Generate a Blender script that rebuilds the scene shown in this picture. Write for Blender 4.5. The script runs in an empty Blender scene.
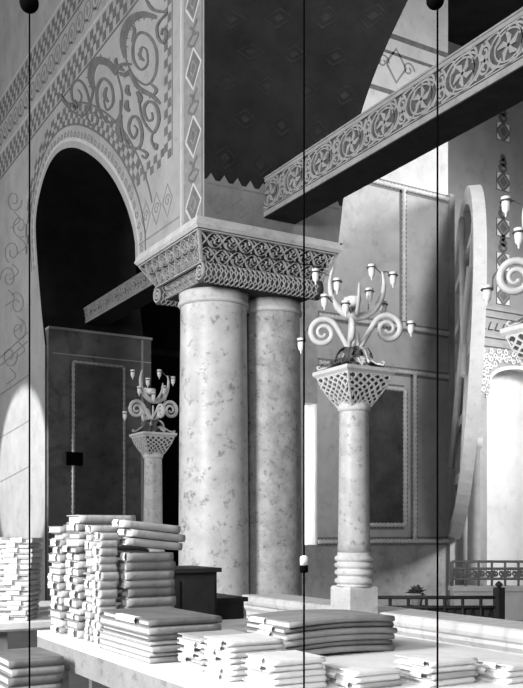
import bpy, math, random
from mathutils import Vector, Matrix
random.seed(7)
S = bpy.context.scene
COL = S.collection
PI = math.pi
# ---------------------------------------------------------------- camera geometry
FPX, CX, HY, EYE = 904.3, 261.5, 530.0, 1.5
TH = math.atan2(904.3, 531.5)
FW = Vector((-math.sin(TH), math.cos(TH), 0)); RT = Vector((math.cos(TH), math.sin(TH), 0)); UP = Vector((0, 0, 1))
def ray(px, py=HY): return FW + RT*((px-CX)/FPX) + UP*((HY-py)/FPX)
def W(px, py, t): return ray(px, py)*t
def onY(px, py, Y): r = ray(px, py); return r*(Y/r.y)
def onX(px, py, X): r = ray(px, py); return r*(X/r.x)
def onZ(px, py, Z): r = ray(px, py); return r*(Z/r.z)
# everything is laid out with z = 0 at eye height and lifted by EYE at the end
FL = -EYE
# ---------------------------------------------------------------- materials
MATS = {}
def mat(name, v, var=0.15, scale=4.0, rough=0.75, bump=0.15, bscale=40.0, blotch=0.0, spec=0.25, vein=0.0, vscale=2.0, metal=0.0):
    m = bpy.data.materials.new(name); m.use_nodes = True
    nt = m.node_tree; N = nt.nodes; L = nt.links
    b = N['Principled BSDF']; b.inputs['Roughness'].default_value = rough
    b.inputs['Specular IOR Level'].default_value = spec; b.inputs['Metallic'].default_value = metal
    tc = N.new('ShaderNodeTexCoord')
    n1 = N.new('ShaderNodeTexNoise'); n1.inputs['Scale'].default_value = scale; n1.inputs['Detail'].default_value = 6; n1.inputs['Roughness'].default_value = .65
    L.new(tc.outputs['Object'], n1.inputs['Vector'])
    cr = N.new('ShaderNodeValToRGB')
    lo, hi = v*(1-var), min(.95, v*(1+var))
    cr.color_ramp.elements[0].position = .3; cr.color_ramp.elements[1].position = .7
    cr.color_ramp.elements[0].color = (lo, lo, lo, 1); cr.color_ramp.elements[1].color = (hi, hi, hi, 1)
    L.new(n1.outputs['Fac'], cr.inputs['Fac'])
    out = cr.outputs['Color']
    def darken(fac, amount, out):
        mx = N.new('ShaderNodeMix'); mx.data_type = 'RGBA'; mx.blend_type = 'MULTIPLY'
        mx.inputs['B'].default_value = (amount, amount, amount, 1)
        L.new(fac, mx.inputs['Factor']); L.new(out, mx.inputs['A']); return mx.outputs['Result']
    if blotch:
        n2 = N.new('ShaderNodeTexNoise'); n2.inputs['Scale'].default_value = scale*2.6; n2.inputs['Detail'].default_value = 8; n2.inputs['Roughness'].default_value = .72
        L.new(tc.outputs['Object'], n2.inputs['Vector'])
        c2 = N.new('ShaderNodeValToRGB'); c2.color_ramp.elements[0].position = .54; c2.color_ramp.elements[1].position = .66
        L.new(n2.outputs['Fac'], c2.inputs['Fac']); out = darken(c2.outputs['Color'], 1-blotch, out)
    if vein:
        n3 = N.new('ShaderNodeTexWave'); n3.inputs['Scale'].default_value = vscale; n3.inputs['Distortion'].default_value = 14; n3.inputs['Detail'].default_value = 5; n3.inputs['Detail Scale'].default_value = 1.4
        L.new(tc.outputs['Object'], n3.inputs['Vector'])
        c3 = N.new('ShaderNodeValToRGB'); c3.color_ramp.elements[0].position = .78; c3.color_ramp.elements[1].position = .98
        L.new(n3.outputs['Fac'], c3.inputs['Fac']); out = darken(c3.outputs['Color'], 1-vein, out)
    L.new(out, b.inputs['Base Color'])
    if bump:
        nb = N.new('ShaderNodeTexNoise'); nb.inputs['Scale'].default_value = bscale; nb.inputs['Detail'].default_value = 4
        L.new(tc.outputs['Object'], nb.inputs['Vector'])
        bp = N.new('ShaderNodeBump'); bp.inputs['Strength'].default_value = bump; bp.inputs['Distance'].default_value = .02
        L.new(nb.outputs['Fac'], bp.inputs['Height']); L.new(bp.outputs['Normal'], b.inputs['Normal'])
    MATS[name] = m; return m
def emit(name, v, s):
    m = bpy.data.materials.new(name); m.use_nodes = True; nt = m.node_tree
    b = nt.nodes['Principled BSDF']; b.inputs['Base Color'].default_value = (v, v, v, 1)
    b.inputs['Emission Color'].default_value = (1, 1, 1, 1); b.inputs['Emission Strength'].default_value = s
    return m
M_plaster = mat('plaster', .42, .16, 1.6, .9, .25, 60, .18)
M_plaster2 = mat('plaster_light', .62, .12, 1.8, .9, .25, 60, .15)
M_paint = mat('painted_ornament', .17, .25, 9, .9, .1)
M_paintmid = mat('painted_ornament_pale', .27, .2, 9, .9, .1)
M_paintlt = mat('painted_light_line', .6, .12, 9, .9, .1)
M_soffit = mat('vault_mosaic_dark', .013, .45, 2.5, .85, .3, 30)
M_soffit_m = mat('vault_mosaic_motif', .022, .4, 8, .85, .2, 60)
M_darkwall = mat('dark_marble_revetment', .13, .3, 1.5, .6, .1, 30, .3, vein=.3, vscale=.8)
M_darkpanel = mat('dark_marble_panel', .07, .4, 2.5, .5, .1, 30, .35)
M_vdark = mat('dark_plaster', .03, .4, 1.5, .9, .1)  # very dark tone for the backdrop walls and ceilings
M_col = mat('column_marble', .62, .18, 3.4, .4, .05, 60, .6, .4, .0, 1.5)
M_col2 = mat('column_marble_mottled', .42, .34, 5.5, .45, .05, 60, .6, .4, .0, 2.2)
M_lamp = mat('lamp_column_marble', .50, .22, 6, .45, .05, 60, .55, .4)
M_stone = mat('carved_marble', .62, .14, 5, .7, .2, 60, .25)
M_stoneD = mat('carved_marble_ground_shade', .07, .3, 8, .9, .2, 60)  # recess ground darkened in colour to stand for shade in the deep cuts
M_stoneG = mat('capital_relief_marble', .47, .18, 8, .75, .2, 80, .25)
M_beam = mat('beam_face', .24, .16, 5, .7, .15, 60, .2)
M_beamR = mat('beam_relief', .27, .18, 6, .7, .15, 60, .2)
M_beamG = mat('beam_ground_shade', .075, .3, 8, .85, .2, 60)  # ground behind the beam relief coloured dark as recess shade
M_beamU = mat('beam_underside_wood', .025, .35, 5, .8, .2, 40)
M_gmarble = mat('grey_marble_revetment', .46, .16, 1.2, .7, .1, 30, .2, vein=.08, vscale=.6)
M_gmarble2 = mat('grey_marble_dado', .36, .2, 2.2, .7, .1, 30, .3, vein=.1, vscale=.9)
M_rope = mat('rope_moulding_stone', .62, .15, 10, .7, .1)
M_ropeD = mat('rope_moulding_dark', .34, .15, 10, .7, .1)
M_parapet = mat('parapet_marble', .80, .08, 2.5, .6, .1, 40, .15, vein=.12, vscale=1.0)
M_floor = mat('stone_floor', .13, .25, 1.2, .5, .1)
M_iron = mat('painted_iron', .62, .1, 12, .45, .05, spec=.4)
M_irond = mat('dark_iron', .035, .3, 12, .6, .1)
M_bronze = mat('bronze_foliage', .09, .4, 14, .45, .2, spec=.5)
M_glass = mat('milk_glass', .85, .05, 5, .2, 0, spec=.5)
M_table = mat('pale_table_top', .76, .08, 3, .6, .1, 30, .1)
M_tablee = mat('worn_table_edge', .27, .2, 5, .8, .3, 30, .35)
M_wood = mat('dark_wood', .02, .4, 5, .6, .1)
M_pages = mat('page_edges', .62, .12, 14, .95, .5, 120)
M_paper = mat('white_paper', .80, .04, 5, .9, .05)
M_cov = [mat('book_cloth_grey', .26, .2, 9, .8, .2), mat('book_cloth_dark', .16, .25, 9, .8, .2), mat('book_cloth_pale', .40, .15, 9, .8, .2), mat('paper_wrapper', .68, .12, 9, .9, .2)]
M_far = mat('far_plaster', .36, .15, 1.0, .9, .1, 20, .15)
M_farlt = mat('far_pale_marble', .85, .12, .8, .8, .1, 20, .12)
M_board = mat('pale_board', .88, .12, 3, .7, .1, 20, .15)
M_boardd = mat('grey_board', .40, .2, 3, .8, .1)
M_win = emit('daylit_pane', .8, 2.2)
M_black = mat('black_cord', .004, .1, 5, 1, 0, spec=0)
# ---------------------------------------------------------------- mesh builder
class MB:
    def __init__(s): s.v = []; s.f = []; s.m = []; s.sm = []
    def quad(s, pts, m=0, sm=False):
        i = len(s.v); s.v += [Vector(p) for p in pts]; s.f.append(tuple(range(i, i+len(pts)))); s.m.append(m); s.sm.append(sm)
    def box(s, a, b, m=0, M=None):
        (x0, y0, z0), (x1, y1, z1) = a, b
        P = [Vector(p) for p in ((x0,y0,z0),(x1,y0,z0),(x1,y1,z0),(x0,y1,z0),(x0,y0,z1),(x1,y0,z1),(x1,y1,z1),(x0,y1,z1))]
        if M is not None: P = [M @ p for p in P]
        i = len(s.v); s.v += P
        for f in ((3,2,1,0),(4,5,6,7),(0,1,5,4),(1,2,6,5),(2,3,7,6),(3,0,4,7)):
            s.f.append(tuple(i+k for k in f)); s.m.append(m); s.sm.append(False)
    def frustum(s, r0, z0, r1, z1, m=0):   # rects (xa,ya,xb,yb)
        P = [Vector((r0[0],r0[1],z0)),Vector((r0[2],r0[1],z0)),Vector((r0[2],r0[3],z0)),Vector((r0[0],r0[3],z0)),
             Vector((r1[0],r1[1],z1)),Vector((r1[2],r1[1],z1)),Vector((r1[2],r1[3],z1)),Vector((r1[0],r1[3],z1))]
        i = len(s.v); s.v += P
        for f in ((3,2,1,0),(4,5,6,7),(0,1,5,4),(1,2,6,5),(2,3,7,6),(3,0,4,7)):
            s.f.append(tuple(i+k for k in f)); s.m.append(m); s.sm.append(False)
    def tube(s, pts, rad, n=8, m=0, cap=True):
        pts = [Vector(p) for p in pts]
        if not isinstance(rad, (list, tuple)): rad = [rad]*len(pts)
        base = len(s.v); prev = None
        for k, p in enumerate(pts):
            d = (pts[min(k+1, len(pts)-1)] - pts[max(k-1, 0)])
            if d.length < 1e-9: d = Vector((0,0,1))
            d.normalize()
            if prev is None: prev = d.orthogonal().normalized()
            u = (prev - d*prev.dot(d))
            u = u.normalized() if u.length > 1e-6 else d.orthogonal().normalized()
            w = d.cross(u); prev = u
            for j in range(n):
                a = 2*PI*j/n; s.v.append(p + (u*math.cos(a)+w*math.sin(a))*rad[k])
        for k in range(len(pts)-1):
            for j in range(n):
                a = base+k*n+j; b = base+k*n+(j+1)%n
                s.f.append((a, b, b+n, a+n)); s.m.append(m); s.sm.append(True)
        if cap:
            s.f.append(tuple(base+j for j in reversed(range(n)))); s.m.append(m); s.sm.append(False)
            e = base+(len(pts)-1)*n
            s.f.append(tuple(e+j for j in range(n))); s.m.append(m); s.sm.append(False)
    def lathe(s, prof, c, n=32, m=0, sm=True):
        base = len(s.v); c = Vector(c)
        for r, z in prof:
            for j in range(n):
                a = 2*PI*j/n; s.v.append(c+Vector((r*math.cos(a), r*math.sin(a), z)))
        for k in range(len(prof)-1):
            for j in range(n):
                a = base+k*n+j; b = base+k*n+(j+1)%n
                s.f.append((a, b, b+n, a+n)); s.m.append(m); s.sm.append(sm)
        s.f.append(tuple(base+j for j in reversed(range(n)))); s.m.append(m); s.sm.append(False)
        e = base+(len(prof)-1)*n
        s.f.append(tuple(e+j for j in range(n))); s.m.append(m); s.sm.append(False)
    def ribbon(s, pts, w, f, h=0.004, m=0):
        """line of width w laid on a surface f(u,v,h); its top stands h proud, with side walls"""
        if not isinstance(w, (list, tuple)): w = [w]*len(pts)
        L = []
        for k, p in enumerate(pts):
            a = pts[max(k-1, 0)]; b = pts[min(k+1, len(pts)-1)]
            dx, dy = b[0]-a[0], b[1]-a[1]; l = math.hypot(dx, dy) or 1
            nx, ny = -dy/l*w[k]/2, dx/l*w[k]/2
            L.append((p[0]+nx, p[1]+ny, p[0]-nx, p[1]-ny))
        i = len(s.v)
        for a in L:
            s.v += [f(a[0], a[1], 0), f(a[0], a[1], h), f(a[2], a[3], h), f(a[2], a[3], 0)]
        for k in range(len(L)-1):
            q = i+4*k
            for e in range(3):
                s.f.append((q+e, q+e+1, q+e+5, q+e+4)); s.m.append(m); s.sm.append(False)
    def poly(s, pts, f, h=0.004, m=0):
        i = len(s.v); n = len(pts)
        s.v += [f(p[0], p[1], h) for p in pts] + [f(p[0], p[1], 0) for p in pts]
        s.f.append(tuple(range(i, i+n))); s.m.append(m); s.sm.append(False)
        for k in range(n):
            s.f.append((i+k, i+(k+1) % n, i+n+(k+1) % n, i+n+k)); s.m.append(m); s.sm.append(False)
    def build(s, name, mats, parent=None, fix=False):
        if not isinstance(mats, (list, tuple)): mats = [mats]
        o0 = tuple(parent['_o']) if parent is not None else None
        org = Vector(o0) if o0 is not None else Vector((0, 0, 0))
        me = bpy.data.meshes.new(name)
        me.from_pydata([tuple(p-org) for p in s.v], [], s.f)
        for m in mats: me.materials.append(m)
        me.polygons.foreach_set('material_index', s.m); me.polygons.foreach_set('use_smooth', s.sm); me.update()
        if fix:
            import bmesh
            bm = bmesh.new(); bm.from_mesh(me); bmesh.ops.remove_doubles(bm, verts=bm.verts, dist=1e-5); bmesh.ops.recalc_face_normals(bm, faces=bm.faces); bm.to_mesh(me); bm.free()
        o = bpy.data.objects.new(name, me); COL.objects.link(o)
        if parent is not None: o.parent = parent; o['_o'] = o0
        return o
def tag(o, label=None, cat=None, group=None, kind=None):
    if label: o['label'] = label
    if cat: o['category'] = cat
    if group: o['group'] = group
    if kind: o['kind'] = kind
    return o
def thing(name, loc, label, cat, group=None):
    o = bpy.data.objects.new(name, None); COL.objects.link(o); o.location = loc; o['_o'] = tuple(loc)
    o.empty_display_size = .1
    return tag(o, label, cat, group)
def struct(mb, name, mats, label=None, fix=False):
    o = mb.build(name, mats, None, fix); o['kind'] = 'structure'
    if label: o['label'] = label
    return o
def copy_tree(o, parent=None):
    c = o.copy(); COL.objects.link(c)
    if parent is not None: c.parent = parent
    for ch in [x for x in list(bpy.data.objects) if x.parent == o]: copy_tree(ch, c)
    return c
def arc(cx, cy, rx, ry, a0, a1, n=16):
    return [(cx+rx*math.cos(math.radians(a0+(a1-a0)*k/n)), cy+ry*math.sin(math.radians(a0+(a1-a0)*k/n))) for k in range(n+1)]
def spiral(cx, cy, r0, r1, a0, turns, n=40, asp=1.0):
    return [(cx+(r0+(r1-r0)*k/n)*math.cos(a0+2*PI*turns*k/n), cy+asp*(r0+(r1-r0)*k/n)*math.sin(a0+2*PI*turns*k/n)) for k in range(n+1)]
def smooth(pts, n=6):
    out = []
    P = [pts[0]]+list(pts)+[pts[-1]]
    for i in range(1, len(P)-2):
        p0, p1, p2, p3 = P[i-1:i+3]
        for k in range(n):
            t = k/n
            out.append(tuple(.5*((2*p1[d])+(-p0[d]+p2[d])*t+(2*p0[d]-5*p1[d]+4*p2[d]-p3[d])*t*t+(-p0[d]+3*p1[d]-3*p2[d]+p3[d])*t**3) for d in range(len(p1))))
    out.append(tuple(pts[-1])); return out
# ================================================================ SETTING
YW, YB = 4.6, 6.45        # arcade wall: aisle face and nave face
XC = -9.1                 # corner of the wall above the capital
ZC = 3.49                 # top of the double capital
# ---- floor, ceiling, aisle walls
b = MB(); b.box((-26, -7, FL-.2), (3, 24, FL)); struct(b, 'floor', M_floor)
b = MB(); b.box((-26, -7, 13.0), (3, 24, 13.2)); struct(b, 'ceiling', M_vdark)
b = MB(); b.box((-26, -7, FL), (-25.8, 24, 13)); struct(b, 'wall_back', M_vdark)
# ---- arcade wall with the left arch
arch_px = [(45, 345), (40.5, 300), (36, 240), (36.5, 212), (42, 184), (50, 163), (60, 151), (72, 147.5), (84, 151), (97, 160), (108, 172), (117, 186), (126, 206), (132, 226), (135.5, 246)]
A = []
for p in smooth(arch_px, 5):
    q = onY(p[0], p[1], YW); A.append((q.x, q.z))
A[-1] = (A[-1][0], ZC)
TOPZ = 9.6
b = MB()
xl = A[0][0]; XR0 = A[-1][0]
b.quad([(-26, YW, FL), (xl, YW, FL), (xl, YW, A[0][1]), (-26, YW, A[0][1])])
for i in range(len(A)-1):
    (x0, z0), (x1, z1) = A[i], A[i+1]
    if x1 <= x0 or z1 > z0 and x0 < -14.6 and i < 16:
        b.quad([(-26, YW, z0), (x0, YW, z0), (x1, YW, z1), (-26, YW, z1)])
    b.quad([(x0, YW, z0), (x0, YB, z0), (x1, YB, z1), (x1, YW, z1)], 1)
# remaining part over the arch: fan strips up to TOPZ
k0 = min(range(len(A)), key=lambda i: A[i][0])
mx = A[k0]
b2 = []
zprev = None
b.f = []; b.v = []; b.m = []; b.sm = []
# left jamb side (below the widest point)
b.quad([(-26, YW, FL), (xl, YW, FL), (xl, YW, A[0][1]), (-26, YW, A[0][1])])
for i in range(k0):
    (x0, z0), (x1, z1) = A[i], A[i+1]
    b.quad([(-26, YW, z0), (x0, YW, z0), (x1, YW, z1), (-26, YW, z1)])
b.quad([(-26, YW, mx[1]), (mx[0], YW, mx[1]), (mx[0], YW, TOPZ), (-26, YW, TOPZ)])
for i in range(k0, len(A)-1):
    (x0, z0), (x1, z1) = A[i], A[i+1]
    b.quad([(x0, YW, z0), (x1, YW, z1), (x1, YW, TOPZ), (x0, YW, TOPZ)])
b.quad([(XR0, YW, ZC), (XC, YW, ZC), (XC, YW, TOPZ), (XR0, YW, TOPZ)])
for i in range(len(A)-1):                       # soffit of the left arch
    (x0, z0), (x1, z1) = A[i], A[i+1]
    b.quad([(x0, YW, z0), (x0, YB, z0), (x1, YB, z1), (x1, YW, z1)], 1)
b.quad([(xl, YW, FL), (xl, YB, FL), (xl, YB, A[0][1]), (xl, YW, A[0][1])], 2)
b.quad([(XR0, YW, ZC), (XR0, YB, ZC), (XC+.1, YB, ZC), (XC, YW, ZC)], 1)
# soffit of the near arch: between its aisle edge and its nave edge
far_px = [(338, 246), (340, 225), (344, 195), (350, 160), (357, 128), (366, 98), (377, 68), (390, 38), (408, 0), (428, -40), (455, -88)]
far = [onY(p[0], p[1], YB) for p in smooth(far_px, 4)]
near = [Vector((XC + (0 if p.z < 6.2 else (p.z-6.2)**2*.35), YW, p.z)) for p in far]
NS = 10
def sof(u, v, h=0):   # u along arch 0..1, v across 0..1
    k = u*(len(far)-1); i = min(int(k), len(far)-2); t = k-i
    a = near[i].lerp(near[i+1], t); c = far[i].lerp(far[i+1], t)
    n = Vector((.92, -.1, -.3)).normalized()
    return a.lerp(c, v) + n*h
U = len(far)-1
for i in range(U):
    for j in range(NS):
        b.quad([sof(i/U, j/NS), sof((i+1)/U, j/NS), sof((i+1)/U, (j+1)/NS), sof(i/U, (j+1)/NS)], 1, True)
# nave face of the arcade wall above the near arch (seen only from the side)
for i in range(U):
    a, c = far[i], far[i+1]
    b.quad([(-26, YB, a.z), a, c, (-26, YB, c.z)], 0) if a.z > 6.6 else b.quad([(XR0, YB, a.z), a, c, (XR0, YB, c.z)], 0)
# ---------------- painted decoration, kept in the wall's own mesh
FX = lambda h0: (lambda px, py, h=0: onY(px, py, YW) + Vector((0, -h0-h, 0)))
fp = FX(0.0)                                   # pixel-traced, lies on the wall plane
fw = lambda x, z, h=0: Vector((x, YW-h, z))    # metric on the wall plane
def checker_line(p0, p1, rows, cell, f, m, h=.004):
    n = int(math.hypot(p1[0]-p0[0], p1[1]-p0[1])/cell); dx, dy = (p1[0]-p0[0])/n, (p1[1]-p0[1])/n
    l = math.hypot(dx, dy); nx, ny = -dy/l*cell, dx/l*cell
    for k in range(n):
        for r in range(rows):
            if (k+r) % 2: continue
            ax, ay = p0[0]+dx*k+nx*r, p0[1]+dy*k+ny*r
            b.poly([(ax, ay), (ax+dx, ay+dy), (ax+dx+nx, ay+dy+ny), (ax+nx, ay+ny)], f, h, m)
# cornice band of checkers at the top (level z 7.0 .. 7.35) and one higher
for z0, rows in ((6.98, 3), (8.05, 3)):
    checker_line((-22, z0), (-9.3, z0), rows, .13, fw, 3)
    b.ribbon([(-22, z0-.05), (-9.3, z0-.05)], .035, fw, .004, 3)
    b.ribbon([(-22, z0+.45), (-9.3, z0+.45)], .03, fw, .004, 5)
# foliage between the bands
for k in range(34):
    x = -21.6+k*.36
    b.ribbon([(x+.15*c, 7.75+.15*s) for c, s in [(math.cos(a*.7), math.sin(a*.7)) for a in range(10)]], .035, fw, .004, 4)
    b.poly([(x-.06, 7.75), (x, 7.83), (x+.06, 7.75), (x, 7.67)], fw, .004, 4)
    b.ribbon(smooth([(x-.18, 7.58), (x-.08, 7.66), (x+.08, 7.56), (x+.18, 7.6)]), .03, fw, .004, 4)
# checkers round the arch
def off_arch(d, i):
    a = A[max(i-1, 0)]; c = A[min(i+1, len(A)-1)]
    dx, dz = c[0]-a[0], c[1]-a[1]; l = math.hypot(dx, dz)
    return (A[i][0]-dz/l*d, A[i][1]+dx/l*d)
def arch_line(d, i0=8):
    return [off_arch(d, i) for i in range(i0, len(A))]
def resample(P, step):
    out = [P[0]]; acc = 0
    for i in range(len(P)-1):
        l = math.hypot(P[i+1][0]-P[i][0], P[i+1][1]-P[i][1]); d = step-acc
        while d <= l:
            out.append((P[i][0]+(P[i+1][0]-P[i][0])*d/l, P[i][1]+(P[i+1][1]-P[i][1])*d/l)); d += step
        acc = l-(d-step)
    return out
b.ribbon([p for p in arch_line(.12)], .05, fw, .004, 5)
b.ribbon([p for p in arch_line(.34)], .03, fw, .004, 3)
for a in (.20,):
    for k, p in enumerate(resample(arch_line(a), .17)):
        b.ribbon(spiral(p[0], p[1], .055, .02, k, 1, 8), .022, fw, .004, 4)
ci = list(range(10, len(A)-3))
acc = 0; cells = []; last = None
fine = []
for i in ci:
    p = off_arch(0, i); q = off_arch(1, i); fine.append((p, (q[0]-p[0], q[1]-p[1])))
seg = [(fine[0])]
def at_len(L_):
    a = 0
    for i in range(len(fine)-1):
        l = math.hypot(fine[i+1][0][0]-fine[i][0][0], fine[i+1][0][1]-fine[i][0][1])
        if a+l >= L_:
            t = (L_-a)/l; return tuple((fine[i][0][k]*(1-t)+fine[i+1][0][k]*t, fine[i][1][k]*(1-t)+fine[i+1][1][k]*t) for k in (0, 1))
        a += l
    return None
k = 0
while True:
    c0, c1 = at_len(k*.115), at_len((k+1)*.115)
    if c0 is None or c1 is None: break
    g = lambda c, d: (c[0][0]+c[1][0]*d, c[0][1]+c[1][1]*d)
    c0 = ((c0[0][0], c0[1][0]), (c0[0][1], c0[1][1])); c1 = ((c1[0][0], c1[1][0]), (c1[0][1], c1[1][1]))
    for r in range(3):
        if (k+r) % 2: continue
        d0, d1 = .33+.10*r, .43+.10*r
        P = [g(c0, d0), g(c1, d0), g(c1, d1), g(c0, d1)]
        if max(p[1] for p in P) > 6.95 or (P[0][0] > -11.6 and P[0][1] < 4.62): continue
        b.poly(P, fw, .003, 3)
    k += 1
P = [q for q in arch_line(.65, 10)[:-3] if q[1] < 6.98]
P = [q for q in P if q[0] > -13.6]
b.ribbon(P, .03, fw, .005, 3)
# vertical and level checker borders of the scroll panel
xv, zh = -9.98, 4.52
checker_line((xv, zh), (xv, 7.0), 2, .10, fw, 3)
checker_line((-11.05, zh-.02), (xv-.2, zh-.02), 2, .10, fw, 3, .0025)
b.ribbon([(xv+.03, zh), (xv+.03, 7.0)], .02, fw, .004, 3)
# scroll ornament, traced
def sc(pts, w, m=3): b.ribbon(smooth(pts), w, fp, .004, m)
ZSC = 2.615
hstep = [0]
def zs_(pts, w, leaf=0, m=3):
    hstep[0] += 1
    P = smooth([(x/ZSC, y/ZSC) for x, y in pts], 6); n = len(P)
    W_ = [(w*(.45+.55*math.sin(PI*k/(n-1)))) for k in range(n)]
    b.ribbon(P, W_, fp, .004+.0006*hstep[0], m)
    if leaf:
        for k in range(2, n-2, 3):
            dx, dy = P[k+1][0]-P[k-1][0], P[k+1][1]-P[k-1][1]; l = math.hypot(dx, dy) or 1; dx /= l; dy /= l
            q = W_[k]*.5+abs(leaf)*1.0; sg = 1 if leaf > 0 else -1
            nx, ny = -dy*sg, dx*sg
            b.poly([(P[k][0]-dx*1.6, P[k][1]-dy*1.6), (P[k][0]+dx*.6+nx*q, P[k][1]+dy*.6+ny*q), (P[k][0]+dx*1.6, P[k][1]+dy*1.6)], fp, .0035, m)
zs_([(412, 46), (372, 38), (338, 58), (322, 105), (328, 152)], 8.0, -3)
zs_([(338, 62), (352, 78), (345, 110)], 3.5)
zs_([(328, 150), (348, 196), (382, 222), (406, 196), (410, 136), (392, 96), (366, 86), (350, 112), (350, 156), (368, 182), (386, 168), (384, 132), (372, 122)], 3.0)
zs_([(372, 122), (366, 145), (378, 160)], 3.4, 1.5)
zs_([(246, 236), (238, 196), (252, 160), (284, 166), (306, 196)], 8.0, -3)
zs_([(306, 190), (320, 250), (311, 308), (286, 320), (260, 288), (254, 236), (270, 206), (292, 226), (296, 268), (280, 288), (272, 262)], 3.0)
zs_([(280, 228), (274, 250), (284, 268)], 3.6, 1.5)
zs_([(162, 262), (188, 290), (218, 302), (234, 272), (222, 226), (204, 210), (188, 226), (190, 260), (205, 276), (214, 252), (204, 234)], 2.4)
zs_([(226, 300), (240, 328), (256, 318), (250, 296), (240, 298)], 2.2)
zs_([(236, 280), (244, 240), (246, 232)], 2.2)
zs_([(300, 196), (318, 170), (346, 168)], 3.4, 1.5)
zs_([(304, 152), (306, 172), (326, 186)], 3.6, 1.5)
zs_([(312, 190), (328, 196), (340, 184)], 4.2, 1.5)
zs_([(338, 182), (362, 228), (400, 252), (420, 272)], 4.6, 2)
zs_([(396, 220), (410, 236), (400, 252)], 3.0)
zs_([(316, 262), (316, 300), (324, 352), (342, 386), (366, 384), (373, 346), (360, 308), (344, 310), (338, 338), (350, 362), (360, 342), (352, 328)], 2.8)
zs_([(340, 382), (370, 392), (386, 402), (380, 414), (372, 406)], 2.6)
zs_([(366, 266), (372, 304), (386, 332), (404, 346), (417, 314), (410, 278), (390, 266), (378, 286), (386, 314), (400, 312), (398, 294)], 2.8)
zs_([(402, 344), (398, 368), (408, 390), (412, 380), (404, 374)], 2.2)
zs_([(318, 300), (310, 340), (320, 372)], 5.0, 2)
zs_([(334, 262), (332, 280), (340, 292)], 4.5, 1)
zs_([(360, 240), (368, 256), (366, 270)], 4.5, 1)
zs_([(336, 222), (334, 240), (342, 250)], 4.0, 1)
zs_([(384, 0), (402, 26), (440, 32)], 3.0)
zs_([(440, 32), (414, 66), (416, 100), (430, 112), (438, 88), (428, 76), (424, 92)], 2.6)
zs_([(184, 270), (200, 282), (196, 262)], 4.0, 1)
zs_([(160, 246), (172, 268), (190, 276)], 3.0)
# diamonds on the corner strip, seen at wall edge
b.ribbon([(XC-.60, ZC), (XC-.60, TOPZ)], .03, fw, .004, 5)
b.ribbon([(XC-.05, ZC), (XC-.05, TOPZ)], .02, fw, .004, 3)
z = 3.75; xm = XC-.27
b.poly([(XC-.53, ZC), (XC-.02, ZC), (XC-.02, TOPZ), (XC-.53, TOPZ)], fw, .002, 4)
while z < 8.5:
    b.ribbon([(xm-.2, z), (xm, z+.24), (xm+.2, z), (xm, z-.24), (xm-.2, z)], .03, fw, .006, 5)
    b.poly([(xm-.17, z), (xm, z-.2), (xm+.17, z), (xm, z+.2)], fw, .004, 3)
    b.ribbon([(xm-.08, z), (xm, z+.09), (xm+.08, z), (xm, z-.09), (xm-.08, z)], .025, fw, .0075, 4)
    b.ribbon(smooth([(xm, z+.25), (xm-.13, z+.34), (xm+.02, z+.42), (xm-.1, z+.52)]), .035, fw, .005, 3)
    b.ribbon(smooth([(xm, z+.25), (xm+.13, z+.34), (xm-.02, z+.42), (xm+.1, z+.52)]), .035, fw, .0065, 3)
    z += .78
# frieze right over the capital
for k in range(5):
    x = -10.75+k*.33; z = 4.02
    if x > -9.8: continue
    b.ribbon([(x-.14, z), (x, z+.2), (x+.14, z), (x, z-.2), (x-.14, z)], .022, fw, .004, 4)
    b.ribbon(spiral(x, z, .08, .02, 0, 1.2, 12), .02, fw, .004, 4)
b.ribbon([(-11.0, 3.72), (-9.75, 3.72)], .02, fw, .004, 4)
# arabesques on the plaster left of the arch
for k in range(7):
    cx, cy = 14+6*math.sin(k*1.7), 200+k*26
    b.ribbon(spiral(cx, cy, 8, 2, k, 1.3, 24, 1.5), 1.1, fp, .004, 4)
    b.ribbon(smooth([(cx, cy+12), (cx+6, cy+20), (cx-3, cy+28)]), 1.0, fp, .004, 4)
for p0, p1 in (((0, 358), (28, 332)), ((0, 366), (28, 341)), ((0, 395), (30, 374)), ((0, 438), (30, 420)), ((0, 482), (30, 466))):
    b.ribbon([p0, p1], 1.2, fp, .004, 4)
# soffit motifs
def rnd_diamond(u, v, su, sv, w, m):
    b.ribbon([(u-su, v), (u, v+sv), (u+su, v), (u, v-sv), (u-su, v)], w, sof, .006, m)
for i in range(6):
    for j in range(4):
        u = .24+i*.13; v = .14+j*.24+(.12 if i % 2 else 0)
        if v > .93: continue
        rnd_diamond(u, v, .032, .075, .006, 6)
        b.poly([(u-.014, v), (u, v+.03), (u+.014, v), (u, v-.03)], sof, .006, 6)
# pale frieze at the foot of the soffit with a row of dentils
P0, P1 = .005, .165
for j in range(20):
    v0, v1 = j/20, (j+1)/20
    b.quad([sof(P0, v0, .004), sof(P1, v0, .004), sof(P1, v1, .004), sof(P0, v1, .004)], 7)
for j in range(11):
    v = .045+j*.09
    b.poly([(P1, v-.03), (P1+.022, v), (P1, v+.03)], sof, .005, 7)
b.ribbon([(P1-.012, 0.02), (P1-.012, .98)], .006, sof, .007, 3)
for j in range(6):
    v = .09+j*.165; u = .085
    b.ribbon([(u-.036, v), (u, v+.07), (u+.036, v), (u, v-.07), (u-.036, v)], .006, sof, .007, 3)
    b.poly([(u-.016, v), (u, v+.03), (u+.016, v), (u, v-.03)], sof, .007, 3)
wall = struct(b, 'wall_left', [M_plaster, M_soffit, M_darkwall, M_paint, M_paintmid, M_paintlt, M_soffit_m, mat('frieze_plaster', .20, .2, 3, .9, .2)])
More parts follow.
